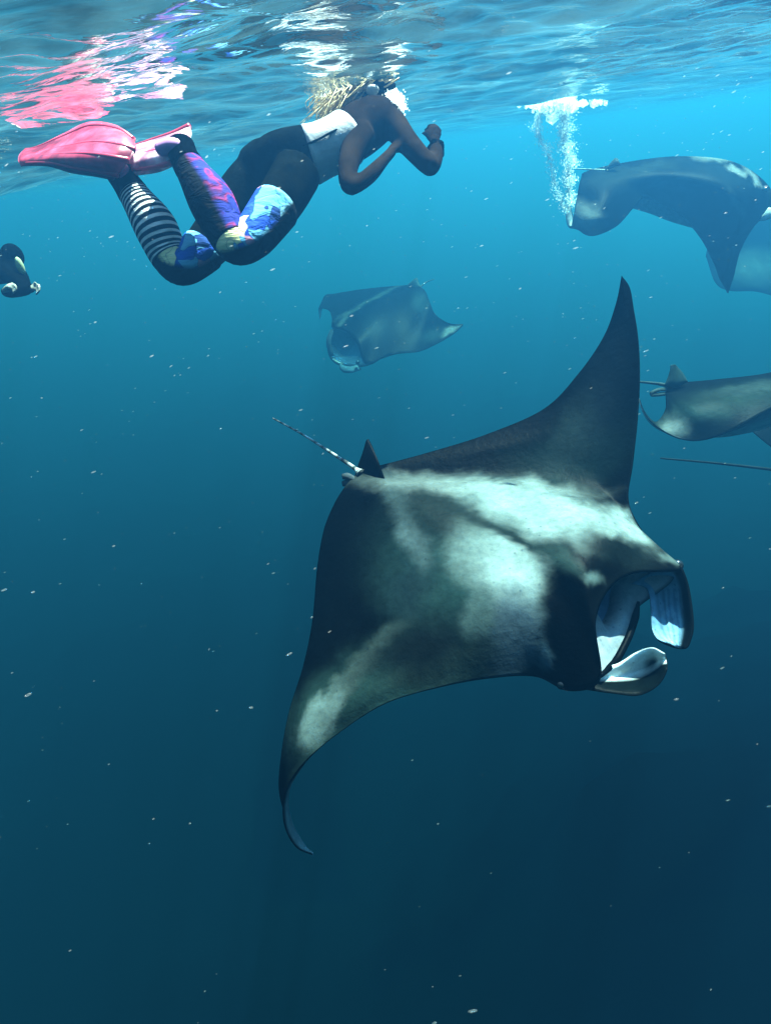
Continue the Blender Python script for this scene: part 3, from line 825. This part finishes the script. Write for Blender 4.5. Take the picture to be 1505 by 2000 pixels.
def panel_black(m, thr, soft=0.25):
    nt = m.node_tree; L = nt.links.new
    b = nt.nodes.get('Principled BSDF')
    src = b.inputs['Base Color'].links[0].from_socket
    at = N(nt, 'ShaderNodeAttribute', attribute_name='panel')
    r = ramp(nt, [(thr, (0, 0, 0)), (min(thr + soft, 1), (1, 1, 1))]); L(at.outputs['Fac'], r.inputs[0])
    mx = N(nt, 'ShaderNodeMix', data_type='RGBA'); mx.inputs[6].default_value = (0.0012, 0.0015, 0.002, 1)
    L(r.outputs[0], mx.inputs[0]); L(src, mx.inputs[7]); L(mx.outputs[2], b.inputs['Base Color'])
panel_black(MAT_PRINT, 0.46, 0.12)
panel_black(MAT_BLUE, 0.48, 0.15)
for _m in (MAT_PRINT, MAT_BLUE, MAT_STRIPE):
    _m.node_tree.nodes['Principled BSDF'].inputs['Specular IOR Level'].default_value = 0.03
    _m.node_tree.nodes['Principled BSDF'].inputs['Roughness'].default_value = 0.8
    _nt = _m.node_tree
    _tc = _nt.nodes.new('ShaderNodeTexCoord')
    _mp = N(_nt, 'ShaderNodeMapping'); _mp.inputs['Scale'].default_value = (1.0, 2.2, 3.2); _mp.inputs['Rotation'].default_value = (0.5, 0.9, 0.2)
    _nz = N(_nt, 'ShaderNodeTexNoise', i_Scale=9.0, i_Detail=3.0, i_Distortion=1.2)
    _bp = N(_nt, 'ShaderNodeBump', i_Strength=1.0, i_Distance=0.012)
    _nt.links.new(_tc.outputs['Object'], _mp.inputs[0]); _nt.links.new(_mp.outputs[0], _nz.inputs['Vector'])
    _nt.links.new(_nz.outputs[0], _bp.inputs['Height']); _nt.links.new(_bp.outputs[0], _nt.nodes['Principled BSDF'].inputs['Normal'])

def chain(pts, sub=8):
    """pixel chain [(px, py, d, radius_px)] -> smooth world points and radii in metres"""
    W = world_pts([p[:3] for p in pts])
    r = np.array([p[3] * p[2] / FPX for p in pts])
    A = catmull(np.concatenate([W, r[:, None]], 1), sub)
    return A[:, :3], A[:, 3]

def tube_mesh(pts, rad, seg=20, flat=1.0, side=None, caps=True, lo=0.0, hi=1.0, grow=0.0):
    n = len(pts)
    i0, i1 = int(round(lo * (n - 1))), int(round(hi * (n - 1)))
    t = nrm(np.gradient(pts, axis=0))
    ref = np.array(side if side is not None else (0, 0, 1.0), float)
    V, al = [], []
    for i in range(i0, i1 + 1):
        a = nrm(np.cross(t[i], ref)); b = np.cross(a, t[i])
        for k in range(seg):
            w = 2 * math.pi * k / seg
            V.append(pts[i] + (rad[i] + grow) * (a * math.cos(w) + b * math.sin(w) * flat))
            al.append((i - i0) / max(i1 - i0, 1))
    m = i1 - i0 + 1
    F = grid_faces(m, seg, close_v=True)
    if caps:
        F.append(tuple(range(seg))[::-1]); F.append(tuple((m - 1) * seg + k for k in range(seg)))
    return np.array(V), F, np.array(al)

def ball_mesh(c, r, sc=(1, 1, 1)):
    import bmesh
    bm = bmesh.new(); bmesh.ops.create_icosphere(bm, subdivisions=3, radius=1.0)
    V = np.array([v.co[:] for v in bm.verts]) * np.array(sc) * r + np.array(c)
    F = [tuple(v.index for v in f.verts) for f in bm.faces]
    bm.free()
    return V, F

def fuse(name, pieces, voxel, mat, origin, smooth_it=6, parent=None):
    """joins overlapping volumes into one continuous skin"""
    V, F, b = [], [], 0
    for v, f in pieces:
        V.append(v); F += [tuple(b + i for i in q) for q in f]; b += len(v)
    tmp = mesh_obj(name + '_tmp', np.concatenate(V), F)
    m = tmp.modifiers.new('r', 'REMESH'); m.mode = 'VOXEL'; m.voxel_size = voxel; m.use_smooth_shade = True
    s = tmp.modifiers.new('s', 'SMOOTH'); s.factor = 0.6; s.iterations = smooth_it
    dg = bpy.context.evaluated_depsgraph_get()
    me = bpy.data.meshes.new_from_object(tmp.evaluated_get(dg))
    me.name = name
    bpy.data.objects.remove(tmp)
    me.transform(Matrix.Translation(-Vector(origin)))
    me.polygons.foreach_set('use_smooth', [True] * len(me.polygons))
    me.materials.clear(); me.materials.append(mat)
    o = bpy.data.objects.new(name, me)
    o.location = origin
    col.objects.link(o)
    if parent is not None:
        o.parent = parent; o.location = Vector(origin) - parent.location
    return o

def shell(name, ch, mat, parent, lo, hi, grow, side=None, flat=1.0, seg=28, face=(1.0, -1.0, -0.6)):
    V, F, al = tube_mesh(ch[0], ch[1], seg, flat, side, True, lo, hi, grow)
    o = mesh_obj(name, V, F, mat, parent=parent, origin=tuple(V.mean(0)))
    a = o.data.attributes.new('along', 'FLOAT', 'POINT'); a.data.foreach_set('value', al)
    fd = CAMM @ Vector((face[0], -face[1], -face[2])); fd.normalize()      # outer side of the printed panel
    n = len(al) // seg
    Vr = V.reshape(n, seg, 3); dr = nrm(Vr - Vr.mean(1, keepdims=True))
    pn = ((dr @ np.array(fd)) * 0.5 + 0.5).ravel()
    a = o.data.attributes.new('panel', 'FLOAT', 'POINT'); a.data.foreach_set('value', pn)
    return o

def hand_pieces(wrist, palm, tips, r=0.0085):
    """wrist -> palm volume and five separate bent fingers; tips = five end points, the first is the thumb"""
    wrist, palm = np.array(wrist), np.array(palm)
    out = []
    pts = np.array([wrist, 0.5 * (wrist + palm), palm, palm + 0.25 * (palm - wrist)])
    v, f, _ = tube_mesh(catmull(pts, 5), np.interp(np.linspace(0, 1, 16), [0, .4, .8, 1], [.023, .034, .036, .028]), 14, 0.55)
    out.append((v, f))
    for i, (mid, tip) in enumerate(tips):
        a = palm if i else 0.5 * (wrist + palm)
        c = catmull(np.array([a, mid, tip]), 6)
        v, f, _ = tube_mesh(c, np.linspace(r * 1.15, r * 0.8, len(c)), 10)
        out.append((v, f))
    return out

def near_snorkeler():
    root = empty('person', P(560, 320, 2.25))
    tag(root, 'snorkeler with blond hair, white waist panel, leaf-print leggings and pink fins at the surface', 'snorkeler', 'snorkelers')
    torso = chain([(508, 335, 2.30, 40), (545, 318, 2.28, 50), (590, 308, 2.26, 51), (632, 293, 2.26, 45), (672, 274, 2.28, 46), (708, 250, 2.32, 47), (740, 230, 2.36, 39), (748, 216, 2.40, 20)])
    butt1 = chain([(486, 330, 2.34, 36), (512, 330, 2.32, 48), (560, 318, 2.3, 46)])
    slim = 0.93
    leg1 = chain([(520, 335, 2.34, 52), (478, 382, 2.33, 52), (432, 448, 2.29, 47), (385, 500, 2.23, 38), (353, 522, 2.20, 31), (330, 500, 2.20, 33), (304, 444, 2.185, 38), (272, 395, 2.20, 28), (250, 362, 2.20, 22), (235, 338, 2.20, 22)])
    leg2 = chain([(582, 335, 2.20, 47), (553, 384, 2.14, 46), (522, 428, 2.08, 42), (492, 465, 2.03, 37), (462, 480, 2.00, 32), (440, 450, 2.01, 35), (414, 396, 2.03, 41), (382, 345, 2.07, 29), (362, 312, 2.10, 23), (352, 288, 2.12, 23)])
    leg1 = (leg1[0], leg1[1] * slim); leg2 = (leg2[0], leg2[1] * slim)
    armA = chain([(706, 262, 2.26, 28), (684, 308, 2.18, 22), (678, 352, 2.10, 17), (688, 366, 2.09, 14), (722, 342, 2.13, 15), (750, 312, 2.19, 11), (764, 297, 2.23, 10)])
    armB = chain([(738, 228, 2.38, 30), (764, 240, 2.34, 27), (795, 278, 2.27, 22), (832, 318, 2.2, 19), (842, 322, 2.21, 18), (850, 303, 2.28, 15), (850, 280, 2.36, 11), (847, 272, 2.4, 10)])
    neck = chain([(742, 228, 2.38, 20), (735, 205, 2.42, 15), (730, 190, 2.45, 16)])
    pcs = []
    for ch, flat in ((torso, 1.0), (butt1, 1.0), (leg1, 1.0), (leg2, 1.0), (armA, 1.0), (armB, 1.0), (neck, 1.0)):
        v, f, _ = tube_mesh(ch[0], ch[1], 24, flat); pcs.append((v, f))
    for (px, py, d, r) in ((700, 238, 2.40, 36), (725, 225, 2.42, 30), (758, 228, 2.36, 26), (560, 300, 2.3, 40), (712, 226, 2.33, 27), (744, 216, 2.33, 24), (700, 262, 2.24, 24)):
        pcs.append(ball_mesh(tuple(P(px, py, d)), r * d / FPX))
    # head, face down in the water, with nose, jaw and ears
    hc = P(728, 172, 2.47)
    pcs.append(ball_mesh(tuple(hc), 0.095, (0.85, 1.12, 0.95)))
    pcs.append(ball_mesh(tuple(hc + Vector((0.02, 0.05, -0.075))), 0.055))
    pcs.append(ball_mesh(tuple(hc + Vector((0.02, 0.09, -0.04))), 0.022))
    for sx in (-1, 1): pcs.append(ball_mesh(tuple(hc + Vector((sx * 0.082, 0.0, -0.01))), 0.022, (0.5, 1, 1.3)))
    # hands, curled together in front of the face
    def pp(a): return np.array(tuple(P(*a)))
    pcs += hand_pieces(pp((847, 274, 2.4)), pp((846, 258, 2.44)), [(pp((833, 262, 2.43)), pp((822, 260, 2.45))), (pp((836, 250, 2.47)), pp((828, 255, 2.5))), (pp((843, 246, 2.48)), pp((835, 246, 2.53))),
                        (pp((850, 247, 2.47)), pp((846, 243, 2.53))), (pp((857, 254, 2.45)), pp((855, 250, 2.5)))])
    pcs += hand_pieces(pp((764, 294, 2.23)), pp((780, 284, 2.27)), [(pp((782, 276, 2.27)), pp((792, 270, 2.28))), (pp((794, 280, 2.3)), pp((806, 276, 2.33))), (pp((795, 284, 2.29)), pp((808, 282, 2.32))),
                        (pp((794, 288, 2.29)), pp((806, 288, 2.31))), (pp((790, 292, 2.28)), pp((801, 293, 2.3)))])
    fuse('body', pcs, 0.0075, MAT_BODY, P(600, 320, 2.25), 5, root)
    # clothing follows the limbs a few millimetres above the skin
    shell('waist_panel', torso, MAT_WHITE, root, 0.34, 0.585, 0.008)
    sp = []
    v, f, _ = tube_mesh(torso[0], torso[1], 28, 1, None, True, 0.0, 0.36, 0.006); sp.append((v, f))
    v, f, _ = tube_mesh(butt1[0], butt1[1], 28, 1, None, True, 0, 1, 0.006); sp.append((v, f))
    v, f, _ = tube_mesh(leg1[0], leg1[1], 28, 1, None, True, 0, 0.42, 0.005); sp.append((v, f))
    v, f, _ = tube_mesh(leg2[0], leg2[1], 28, 1, None, True, 0, 0.32, 0.005); sp.append((v, f))
    sp.append(ball_mesh(tuple(P(560, 300, 2.3)), 0.086))
    fuse('swim_shorts', sp, 0.009, MAT_SHORTS, P(550, 330, 2.25), 3, root)
    tp, tr = torso
    def cord(pl, r, name, mat):
        c = catmull(world_pts(pl), 8)
        v, f, _ = tube_mesh(c, np.full(len(c), r), 8)
        mesh_obj(name, v, f, mat, parent=root, origin=tuple(v.mean(0)))
    cord([(592, 285, 2.16), (622, 272, 2.155), (640, 262, 2.16), (668, 248, 2.19), (682, 240, 2.23)], 0.004, 'cord', MAT_BLACK)
    cord([(690, 262, 2.20), (712, 238, 2.24), (735, 222, 2.28)], 0.003, 'strap', MAT_BLACK)
    shell('printed_legging', leg1, MAT_PRINT, root, 0.30, 0.555, 0.010, face=(0.2, -0.9, -0.3))
    shell('printed_legging', leg2, MAT_PRINT, root, 0.17, 0.50, 0.010, face=(-0.4, -0.8, -0.6))
    shell('striped_sock', leg1, MAT_STRIPE, root, 0.545, 0.86, 0.011)
    shell('patterned_sock', leg2, MAT_BLUE, root, 0.49, 0.85, 0.011, face=(1.0, -0.6, 0.1))
    for lg in (leg1, leg2):
        sh = shell('bootie', lg, MAT_BLACK, root, 0.83, 1.0, 0.013)
    # swim fins: foot pocket, flexible blade, ribs
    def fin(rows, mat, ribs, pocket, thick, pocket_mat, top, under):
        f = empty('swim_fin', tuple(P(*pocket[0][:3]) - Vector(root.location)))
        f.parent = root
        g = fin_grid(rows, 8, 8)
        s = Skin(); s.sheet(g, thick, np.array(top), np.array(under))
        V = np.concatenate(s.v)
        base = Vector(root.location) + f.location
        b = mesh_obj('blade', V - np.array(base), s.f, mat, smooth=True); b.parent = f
        cc = np.concatenate(s.c); a = b.data.attributes.new('mark_and_sheen', 'FLOAT_COLOR', 'POINT')
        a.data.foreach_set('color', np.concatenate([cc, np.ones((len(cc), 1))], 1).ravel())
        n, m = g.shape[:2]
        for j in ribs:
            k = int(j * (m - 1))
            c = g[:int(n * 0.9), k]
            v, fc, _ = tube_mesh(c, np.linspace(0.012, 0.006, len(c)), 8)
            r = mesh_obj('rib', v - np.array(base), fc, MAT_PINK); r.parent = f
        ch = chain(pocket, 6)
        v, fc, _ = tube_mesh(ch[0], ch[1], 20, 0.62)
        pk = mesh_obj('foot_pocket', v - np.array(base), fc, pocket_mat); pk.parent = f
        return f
    MAT_FIN_GLARE, nt, b = new_mat('fin_rubber_painted_glare')  # sun glare painted into the rubber: pale face, whitish mottling
    at = N(nt, 'ShaderNodeAttribute', attribute_name='mark_and_sheen')
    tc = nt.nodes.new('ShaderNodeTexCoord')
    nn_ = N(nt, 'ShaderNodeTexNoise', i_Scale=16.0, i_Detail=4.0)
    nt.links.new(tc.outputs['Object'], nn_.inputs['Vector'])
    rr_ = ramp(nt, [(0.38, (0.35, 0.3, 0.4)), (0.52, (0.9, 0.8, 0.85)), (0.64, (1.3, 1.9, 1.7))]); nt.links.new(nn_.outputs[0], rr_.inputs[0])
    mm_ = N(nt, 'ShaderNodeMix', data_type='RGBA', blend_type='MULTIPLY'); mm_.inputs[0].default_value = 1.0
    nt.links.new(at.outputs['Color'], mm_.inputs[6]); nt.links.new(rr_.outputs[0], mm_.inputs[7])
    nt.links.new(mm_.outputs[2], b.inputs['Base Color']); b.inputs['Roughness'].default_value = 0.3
    MAT_PURPLE = simple_mat('purple_rubber', (0.30, 0.14, 0.30), 0.4, 0.4, 14.0, 0.3)
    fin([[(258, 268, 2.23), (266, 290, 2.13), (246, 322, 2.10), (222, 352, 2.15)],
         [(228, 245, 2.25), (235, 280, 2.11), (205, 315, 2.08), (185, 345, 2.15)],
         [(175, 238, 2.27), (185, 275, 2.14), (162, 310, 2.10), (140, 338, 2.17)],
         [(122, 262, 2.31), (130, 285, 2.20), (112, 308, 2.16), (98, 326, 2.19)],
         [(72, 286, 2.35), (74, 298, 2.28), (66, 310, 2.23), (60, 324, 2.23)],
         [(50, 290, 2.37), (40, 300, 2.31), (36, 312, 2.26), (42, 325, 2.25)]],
        MAT_FIN_GLARE, (0.12, 0.38, 0.62, 0.88), [(250, 362, 2.2, 22), (238, 340, 2.18, 25), (222, 318, 2.15, 25), (200, 302, 2.13, 20)], 0.014, MAT_PURPLE, (.42, .03, .07), (.85, .62, .70))
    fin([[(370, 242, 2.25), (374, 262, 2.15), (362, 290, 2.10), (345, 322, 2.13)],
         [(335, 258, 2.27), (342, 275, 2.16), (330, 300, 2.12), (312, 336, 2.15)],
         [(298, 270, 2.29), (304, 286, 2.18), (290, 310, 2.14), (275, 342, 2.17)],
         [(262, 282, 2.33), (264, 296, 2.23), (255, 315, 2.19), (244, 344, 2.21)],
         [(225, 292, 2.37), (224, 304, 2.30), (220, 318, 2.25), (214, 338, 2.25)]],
        MAT_FIN_GLARE, (0.12, 0.5, 0.88), [(362, 312, 2.1, 22), (352, 292, 2.10, 25), (338, 285, 2.09, 24), (312, 292, 2.1, 20)], 0.014, MAT_PURPLE, (.60, .28, .38), (.85, .66, .72))
    # hair, mask strap, wrist band
    hp = []
    r2 = np.random.RandomState(5)
    for k in range(420):
        a = hc + Vector((r2.normal(0, .045), r2.normal(-0.03, .04), r2.uniform(0.01, 0.075)))
        e = P(652 + r2.normal(0, 16), 205 + r2.normal(0, 17), 2.42 + r2.normal(0, .05))
        mid = (a + e) * 0.5 + Vector((r2.normal(0, .02), r2.normal(0, .02), r2.uniform(0.0, 0.05)))
        c = catmull(np.array([tuple(a), tuple(mid), tuple(e), tuple(e + Vector((r2.normal(-.02, .02), 0, -0.03)))]), 5)
        v, f, _ = tube_mesh(c, np.linspace(0.0032, 0.001, len(c)), 4); hp.append((v, f))
    V, F, b = [], [], 0
    for v, f in hp:
        V.append(v); F += [tuple(b + i for i in q) for q in f]; b += len(v)
    mesh_obj('hair', np.concatenate(V), F, MAT_HAIR, parent=root, origin=tuple(hc))
    ang = np.linspace(0, 2 * math.pi, 40)
    ring = np.array([tuple(hc + Vector((0.088 * math.cos(t), 0.112 * math.sin(t), 0.02 * math.sin(t)))) for t in ang])
    v, f, _ = tube_mesh(ring, np.full(40, 0.009), 8)
    mesh_obj('mask_strap', v, f, MAT_BLACK, parent=root, origin=tuple(hc))
    bk = P(727, 176, 2.36)
    v, f = ball_mesh(tuple(bk), 0.022, (1.2, 0.6, 0.9))
    mesh_obj('strap_pad', v, f, MAT_WHITE, parent=root, origin=tuple(bk))
    mk = hc + Vector((0.02, 0.125, -0.03))
    v, f = ball_mesh(tuple(mk), 0.07, (1.1, 0.5, 0.7))
    mesh_obj('diving_mask', v, f, MAT_BLACK, parent=root, origin=tuple(mk))
    wc = P(851, 293, 2.33)
    ax = nrm(np.array(tuple(P(850, 280, 2.36) - P(850, 303, 2.28))))
    a1 = nrm(np.cross(ax, (1, 0, 0))); a2 = np.cross(ax, a1)
    for q in (-0.012, 0.004, 0.018):
        ring = np.array([np.array(tuple(wc)) + ax * q + (0.030 + 0.003 * math.sin(5 * t)) * (a1 * math.cos(t) + a2 * math.sin(t)) for t in np.linspace(0, 2 * math.pi, 30)])
        v, f, _ = tube_mesh(ring, np.full(30, 0.0042), 7)
        mesh_obj('bracelet', v, f, MAT_BLACK, parent=root, origin=tuple(wc))
    return root
near_snorkeler()

def left_snorkeler():
    root = empty('person', P(-20, 520, 4.0))
    tag(root, 'distant hazy snorkeler cropped by the left edge with pale hands held forward', 'snorkeler', 'snorkelers')
    parts = [chain([(-190, 520, 4.1, 26), (-120, 512, 4.1, 32), (-50, 520, 4.05, 34), (5, 522, 4.0, 30), (28, 520, 4.0, 16)]),
             chain([(8, 530, 3.95, 18), (40, 556, 3.85, 13), (50, 566, 3.8, 11), (20, 572, 3.75, 10), (5, 568, 3.7, 8)]),
             chain([(20, 515, 4.0, 18), (42, 540, 3.95, 13), (52, 562, 3.9, 11), (64, 562, 3.85, 8)]),
             chain([(-190, 520, 4.1, 24), (-290, 540, 4.1, 20), (-400, 530, 4.15, 11)]),
             chain([(-190, 530, 4.05, 24), (-290, 570, 4.05, 20), (-400, 580, 4.1, 11)])]
    pcs = []
    for ch in parts:
        v, f, _ = tube_mesh(ch[0], ch[1], 20); pcs.append((v, f))
    hc = P(25, 500, 4.0)
    pcs.append(ball_mesh(tuple(hc), 0.075, (0.9, 1.1, 1.1)))
    fuse('body', pcs, 0.014, MAT_BLACK, P(-60, 520, 4.0), 4, root)
    def pp(a): return np.array(tuple(P(*a)))
    hp = hand_pieces(pp((58, 564, 3.87)), pp((68, 562, 3.84)), [(pp((66, 556, 3.83)), pp((70, 550, 3.82))), (pp((76, 556, 3.82)), pp((76, 562, 3.78))), (pp((77, 561, 3.82)), pp((77, 567, 3.78))),
                    (pp((76, 566, 3.82)), pp((74, 572, 3.78))), (pp((73, 570, 3.82)), pp((71, 576, 3.79)))])
    hp += hand_pieces(pp((8, 569, 3.7)), pp((20, 560, 3.68)), [(pp((22, 556, 3.68)), pp((26, 552, 3.68))), (pp((28, 556, 3.67)), pp((32, 560, 3.65))), (pp((29, 560, 3.67)), pp((33, 565, 3.65))),
                    (pp((28, 564, 3.67)), pp((31, 569, 3.65))), (pp((26, 568, 3.67)), pp((27, 573, 3.65)))])
    fuse('hands', hp, 0.008, simple_mat('pale_hands', (.22, .2, .17), .5), P(40, 565, 3.8), 2, root)
    v, f = ball_mesh(tuple(P(40, 520, 3.9)), 0.045, (0.5, 0.6, 1.3))
    mesh_obj('snorkel_mask', v, f, simple_mat('pale_yellow_mask', (.3, .33, .2), .3), parent=root, origin=tuple(P(40, 520, 3.9)))
left_snorkeler()
# ------------------------------------------------------------------ bubbles, drifting specks, sea floor
def foam_material(name):
    m = bpy.data.materials.new(name)
    m.use_nodes = True
    nt = m.node_tree; nt.nodes.clear(); L = nt.links.new
    out = nt.nodes.new('ShaderNodeOutputMaterial')
    a = N(nt, 'ShaderNodeBsdfDiffuse'); a.inputs[0].default_value = (.97, .98, .98, 1)
    t = N(nt, 'ShaderNodeBsdfTranslucent'); t.inputs[0].default_value = (.97, .98, .98, 1)
    g = N(nt, 'ShaderNodeBsdfGlossy', i_Roughness=0.1)
    m1 = nt.nodes.new('ShaderNodeMixShader'); m1.inputs[0].default_value = 0.8
    m2 = nt.nodes.new('ShaderNodeMixShader'); m2.inputs[0].default_value = 0.12
    L(a.outputs[0], m1.inputs[1]); L(t.outputs[0], m1.inputs[2]); L(m1.outputs[0], m2.inputs[1]); L(g.outputs[0], m2.inputs[2])
    tt = nt.nodes.new('ShaderNodeBsdfTransparent'); m3 = nt.nodes.new('ShaderNodeMixShader'); m3.inputs[0].default_value = 0.68
    L(m2.outputs[0], m3.inputs[1]); L(tt.outputs[0], m3.inputs[2]); L(m3.outputs[0], out.inputs['Surface'])
    return m
MAT_FOAM = foam_material('white_air_bubbles')

def ico(sub):
    import bmesh
    bm = bmesh.new(); bmesh.ops.create_icosphere(bm, subdivisions=sub, radius=1.0)
    V = np.array([v.co[:] for v in bm.verts]); F = np.array([[v.index for v in f.verts] for f in bm.faces]); bm.free()
    return V, F

def scatter_mesh(name, C, R, mat, sub=1, stretch=None, label=None, cat=None):
    V0, F0 = ico(sub)
    n = len(C)
    S = np.ones((n, 3)) if stretch is None else stretch
    V = (V0[None] * (R[:, None] * S)[:, None, :] * 1.0)
    if stretch is not None:
        # slight tilt of every speck
        a = rng.normal(0.18, 0.12, n)
        x, z = V[..., 0].copy(), V[..., 2].copy()
        V[..., 0] = x * np.cos(a)[:, None] - z * np.sin(a)[:, None]; V[..., 2] = x * np.sin(a)[:, None] + z * np.cos(a)[:, None]
    V = V + C[:, None, :]
    F = (F0[None] + (np.arange(n) * len(V0))[:, None, None]).reshape(-1, 3)
    V = V.reshape(-1, 3)
    me = bpy.data.meshes.new(name)
    me.vertices.add(len(V)); me.vertices.foreach_set('co', V.ravel())
    me.loops.add(F.size); me.loops.foreach_set('vertex_index', F.ravel().astype(np.int32))
    me.polygons.add(len(F)); me.polygons.foreach_set('loop_start', (np.arange(len(F)) * 3).astype(np.int32))
    me.polygons.foreach_set('loop_total', np.full(len(F), 3, np.int32))
    me.update(calc_edges=True); me.polygons.foreach_set('use_smooth', [True] * len(F))
    me.materials.append(mat)
    o = bpy.data.objects.new(name, me); col.objects.link(o)
    tag(o, label, cat, kind='stuff')
    return o

def surface_z(x, y):
    return float(waves(np.array([[x]]), np.array([[y]]))[0, 0])

def plume():
    C, R = [], []
    strands = [([(1062, 206), (1050, 232), (1050, 262), (1066, 290), (1076, 325), (1082, 360), (1094, 392), (1108, 418)], 9, 9, 3000),
               ([(1098, 206), (1102, 235), (1100, 262), (1104, 290), (1112, 312), (1108, 340), (1110, 365), (1113, 402)], 17, 9, 6500)]
    for line, w0, w1, n in strands:
        L_ = catmull(np.array(line, float), 12)
        for k in range(n):
            t = rng.rand() ** 1.15
            p = L_[int(t * (len(L_) - 1))]
            w = w0 + (w1 - w0) * t
            w *= 1 + 0.45 * math.sin(t * 34) + 0.3 * math.sin(t * 81 + 2)
            px, py = p[0] + rng.normal(0, w * .55), p[1] + rng.normal(0, 4)
            C.append(tuple(P(px, py, 6.35 + rng.normal(0, w * .55) * 6.35 / FPX)))
            R.append(min(abs(rng.normal(0, 1)) * 0.003 + 0.0022, 0.0065))
    # crown of foam spreading under the surface
    for k in range(1000):
        px = rng.choice([rng.normal(1082, 20), rng.normal(1082, 20), 1060 + 125 * rng.rand() ** 1.3])
        py = 203 + rng.normal(0, max(2.5, 10.0 * (1.1 - abs(px - 1082) / 75.0))) - (px - 1085) * 0.03
        C.append(tuple(P(px, py, 6.35 + rng.normal(0, .10))))
        R.append(abs(rng.normal(0, 1)) ** 2 * 0.007 + 0.0035)
    scatter_mesh('bubble_plume', np.array(C), np.array(R), MAT_FOAM, 1, None, 'white bubble plume rising to the surface from the arched manta wing tip', 'bubbles')
plume()

def head_foam():
    C, R = [], []
    for (cx, cyy, sx, sy, n, d) in ((650, 184, 15, 4, 420, 2.40), (684, 177, 14, 4, 240, 2.40), (772, 196, 8, 6, 380, 2.36), (782, 208, 6, 6, 260, 2.36), (766, 184, 8, 5, 200, 2.38)):
        for k in range(n):
            C.append(tuple(P(cx + rng.normal(0, sx), cyy + rng.normal(0, sy), d + rng.normal(0, .025))))
            R.append(abs(rng.normal(0, 1)) * 0.0022 + 0.0011)
    scatter_mesh('bubble_foam', np.array(C), np.array(R), MAT_FOAM, 1, None, 'white foam bubbles around the head of the blond snorkeler', 'bubbles')
head_foam()

def specks():
    C, R, S = [], [], []
    while len(C) < 2300:
        p = Vector((rng.uniform(-3.2, 4.2), rng.uniform(0.35, 6.5), -rng.uniform(0.06, 3.6) ** 1.0))
        if rng.rand() > math.exp(p.z * 0.7): continue
        if (p - CAM).length < 1.3: continue
        C.append(tuple(p)); R.append(min(0.0012 * math.exp(rng.normal(0, .6)), 0.0026)); S.append((rng.uniform(2.0, 5.0), 1.3, 0.9))
    m = foam_material('drifting_plankton'); m.node_tree.nodes['Mix Shader.002'].inputs[0].default_value = 0.91
    scatter_mesh('plankton', np.array(C), np.array(R), m, 1, np.array(S), 'pale plankton specks drifting through the whole water', 'plankton')
specks()

def seabed():
    nx, ny = 260, 230
    xs, ys = np.linspace(-60, 64, nx), np.linspace(-15, 90, ny)
    X, Y = np.meshgrid(xs, ys, indexing='ij')
    n1 = fbm2(X * .12, Y * .12, 2.0); n2 = fbm2(X * .6, Y * .6, 9.0)
    reef = 1 / (1 + np.exp(-(X - 0.4 + 0.35 * (Y - 2.0) * (Y < 4) + 1.6 * n1) * 0.7)) / (1 + np.exp((Y - 7.0) * 0.5))
    Z = -10.5 + 0.8 * n1 + 0.25 * n2 + reef * (6.2 + 0.4 * n1 + 0.1 * n2)
    V = np.stack([X, Y, Z], -1).reshape(-1, 3)
    m, nt, b = new_mat('sand_and_dark_reef')
    L = nt.links.new
    tc = nt.nodes.new('ShaderNodeTexCoord')
    at = N(nt, 'ShaderNodeAttribute', attribute_name='reef')
    n = N(nt, 'ShaderNodeTexNoise', i_Scale=1.3, i_Detail=6.0, i_Roughness=0.65); L(tc.outputs['Object'], n.inputs['Vector'])
    ad = N(nt, 'ShaderNodeMath', operation='ADD'); L(at.outputs['Fac'], ad.inputs[0]); L(n.outputs[0], ad.inputs[1])
    r = ramp(nt, [(0.55, (0.0005, 0.0006, 0.0007)), (0.75, (0.0003, 0.0004, 0.0004)), (1.0, (0.0002, 0.0003, 0.0003))]); L(ad.outputs[0], r.inputs[0])
    L(r.outputs[0], b.inputs['Base Color'])
    b.inputs['Roughness'].default_value = 0.95; b.inputs['Specular IOR Level'].default_value = 0.0
    o = mesh_obj('seabed', V, grid_faces(nx, ny), m)
    a = o.data.attributes.new('reef', 'FLOAT', 'POINT'); a.data.foreach_set('value', reef.ravel())
    tag(o, kind='structure')
seabed()
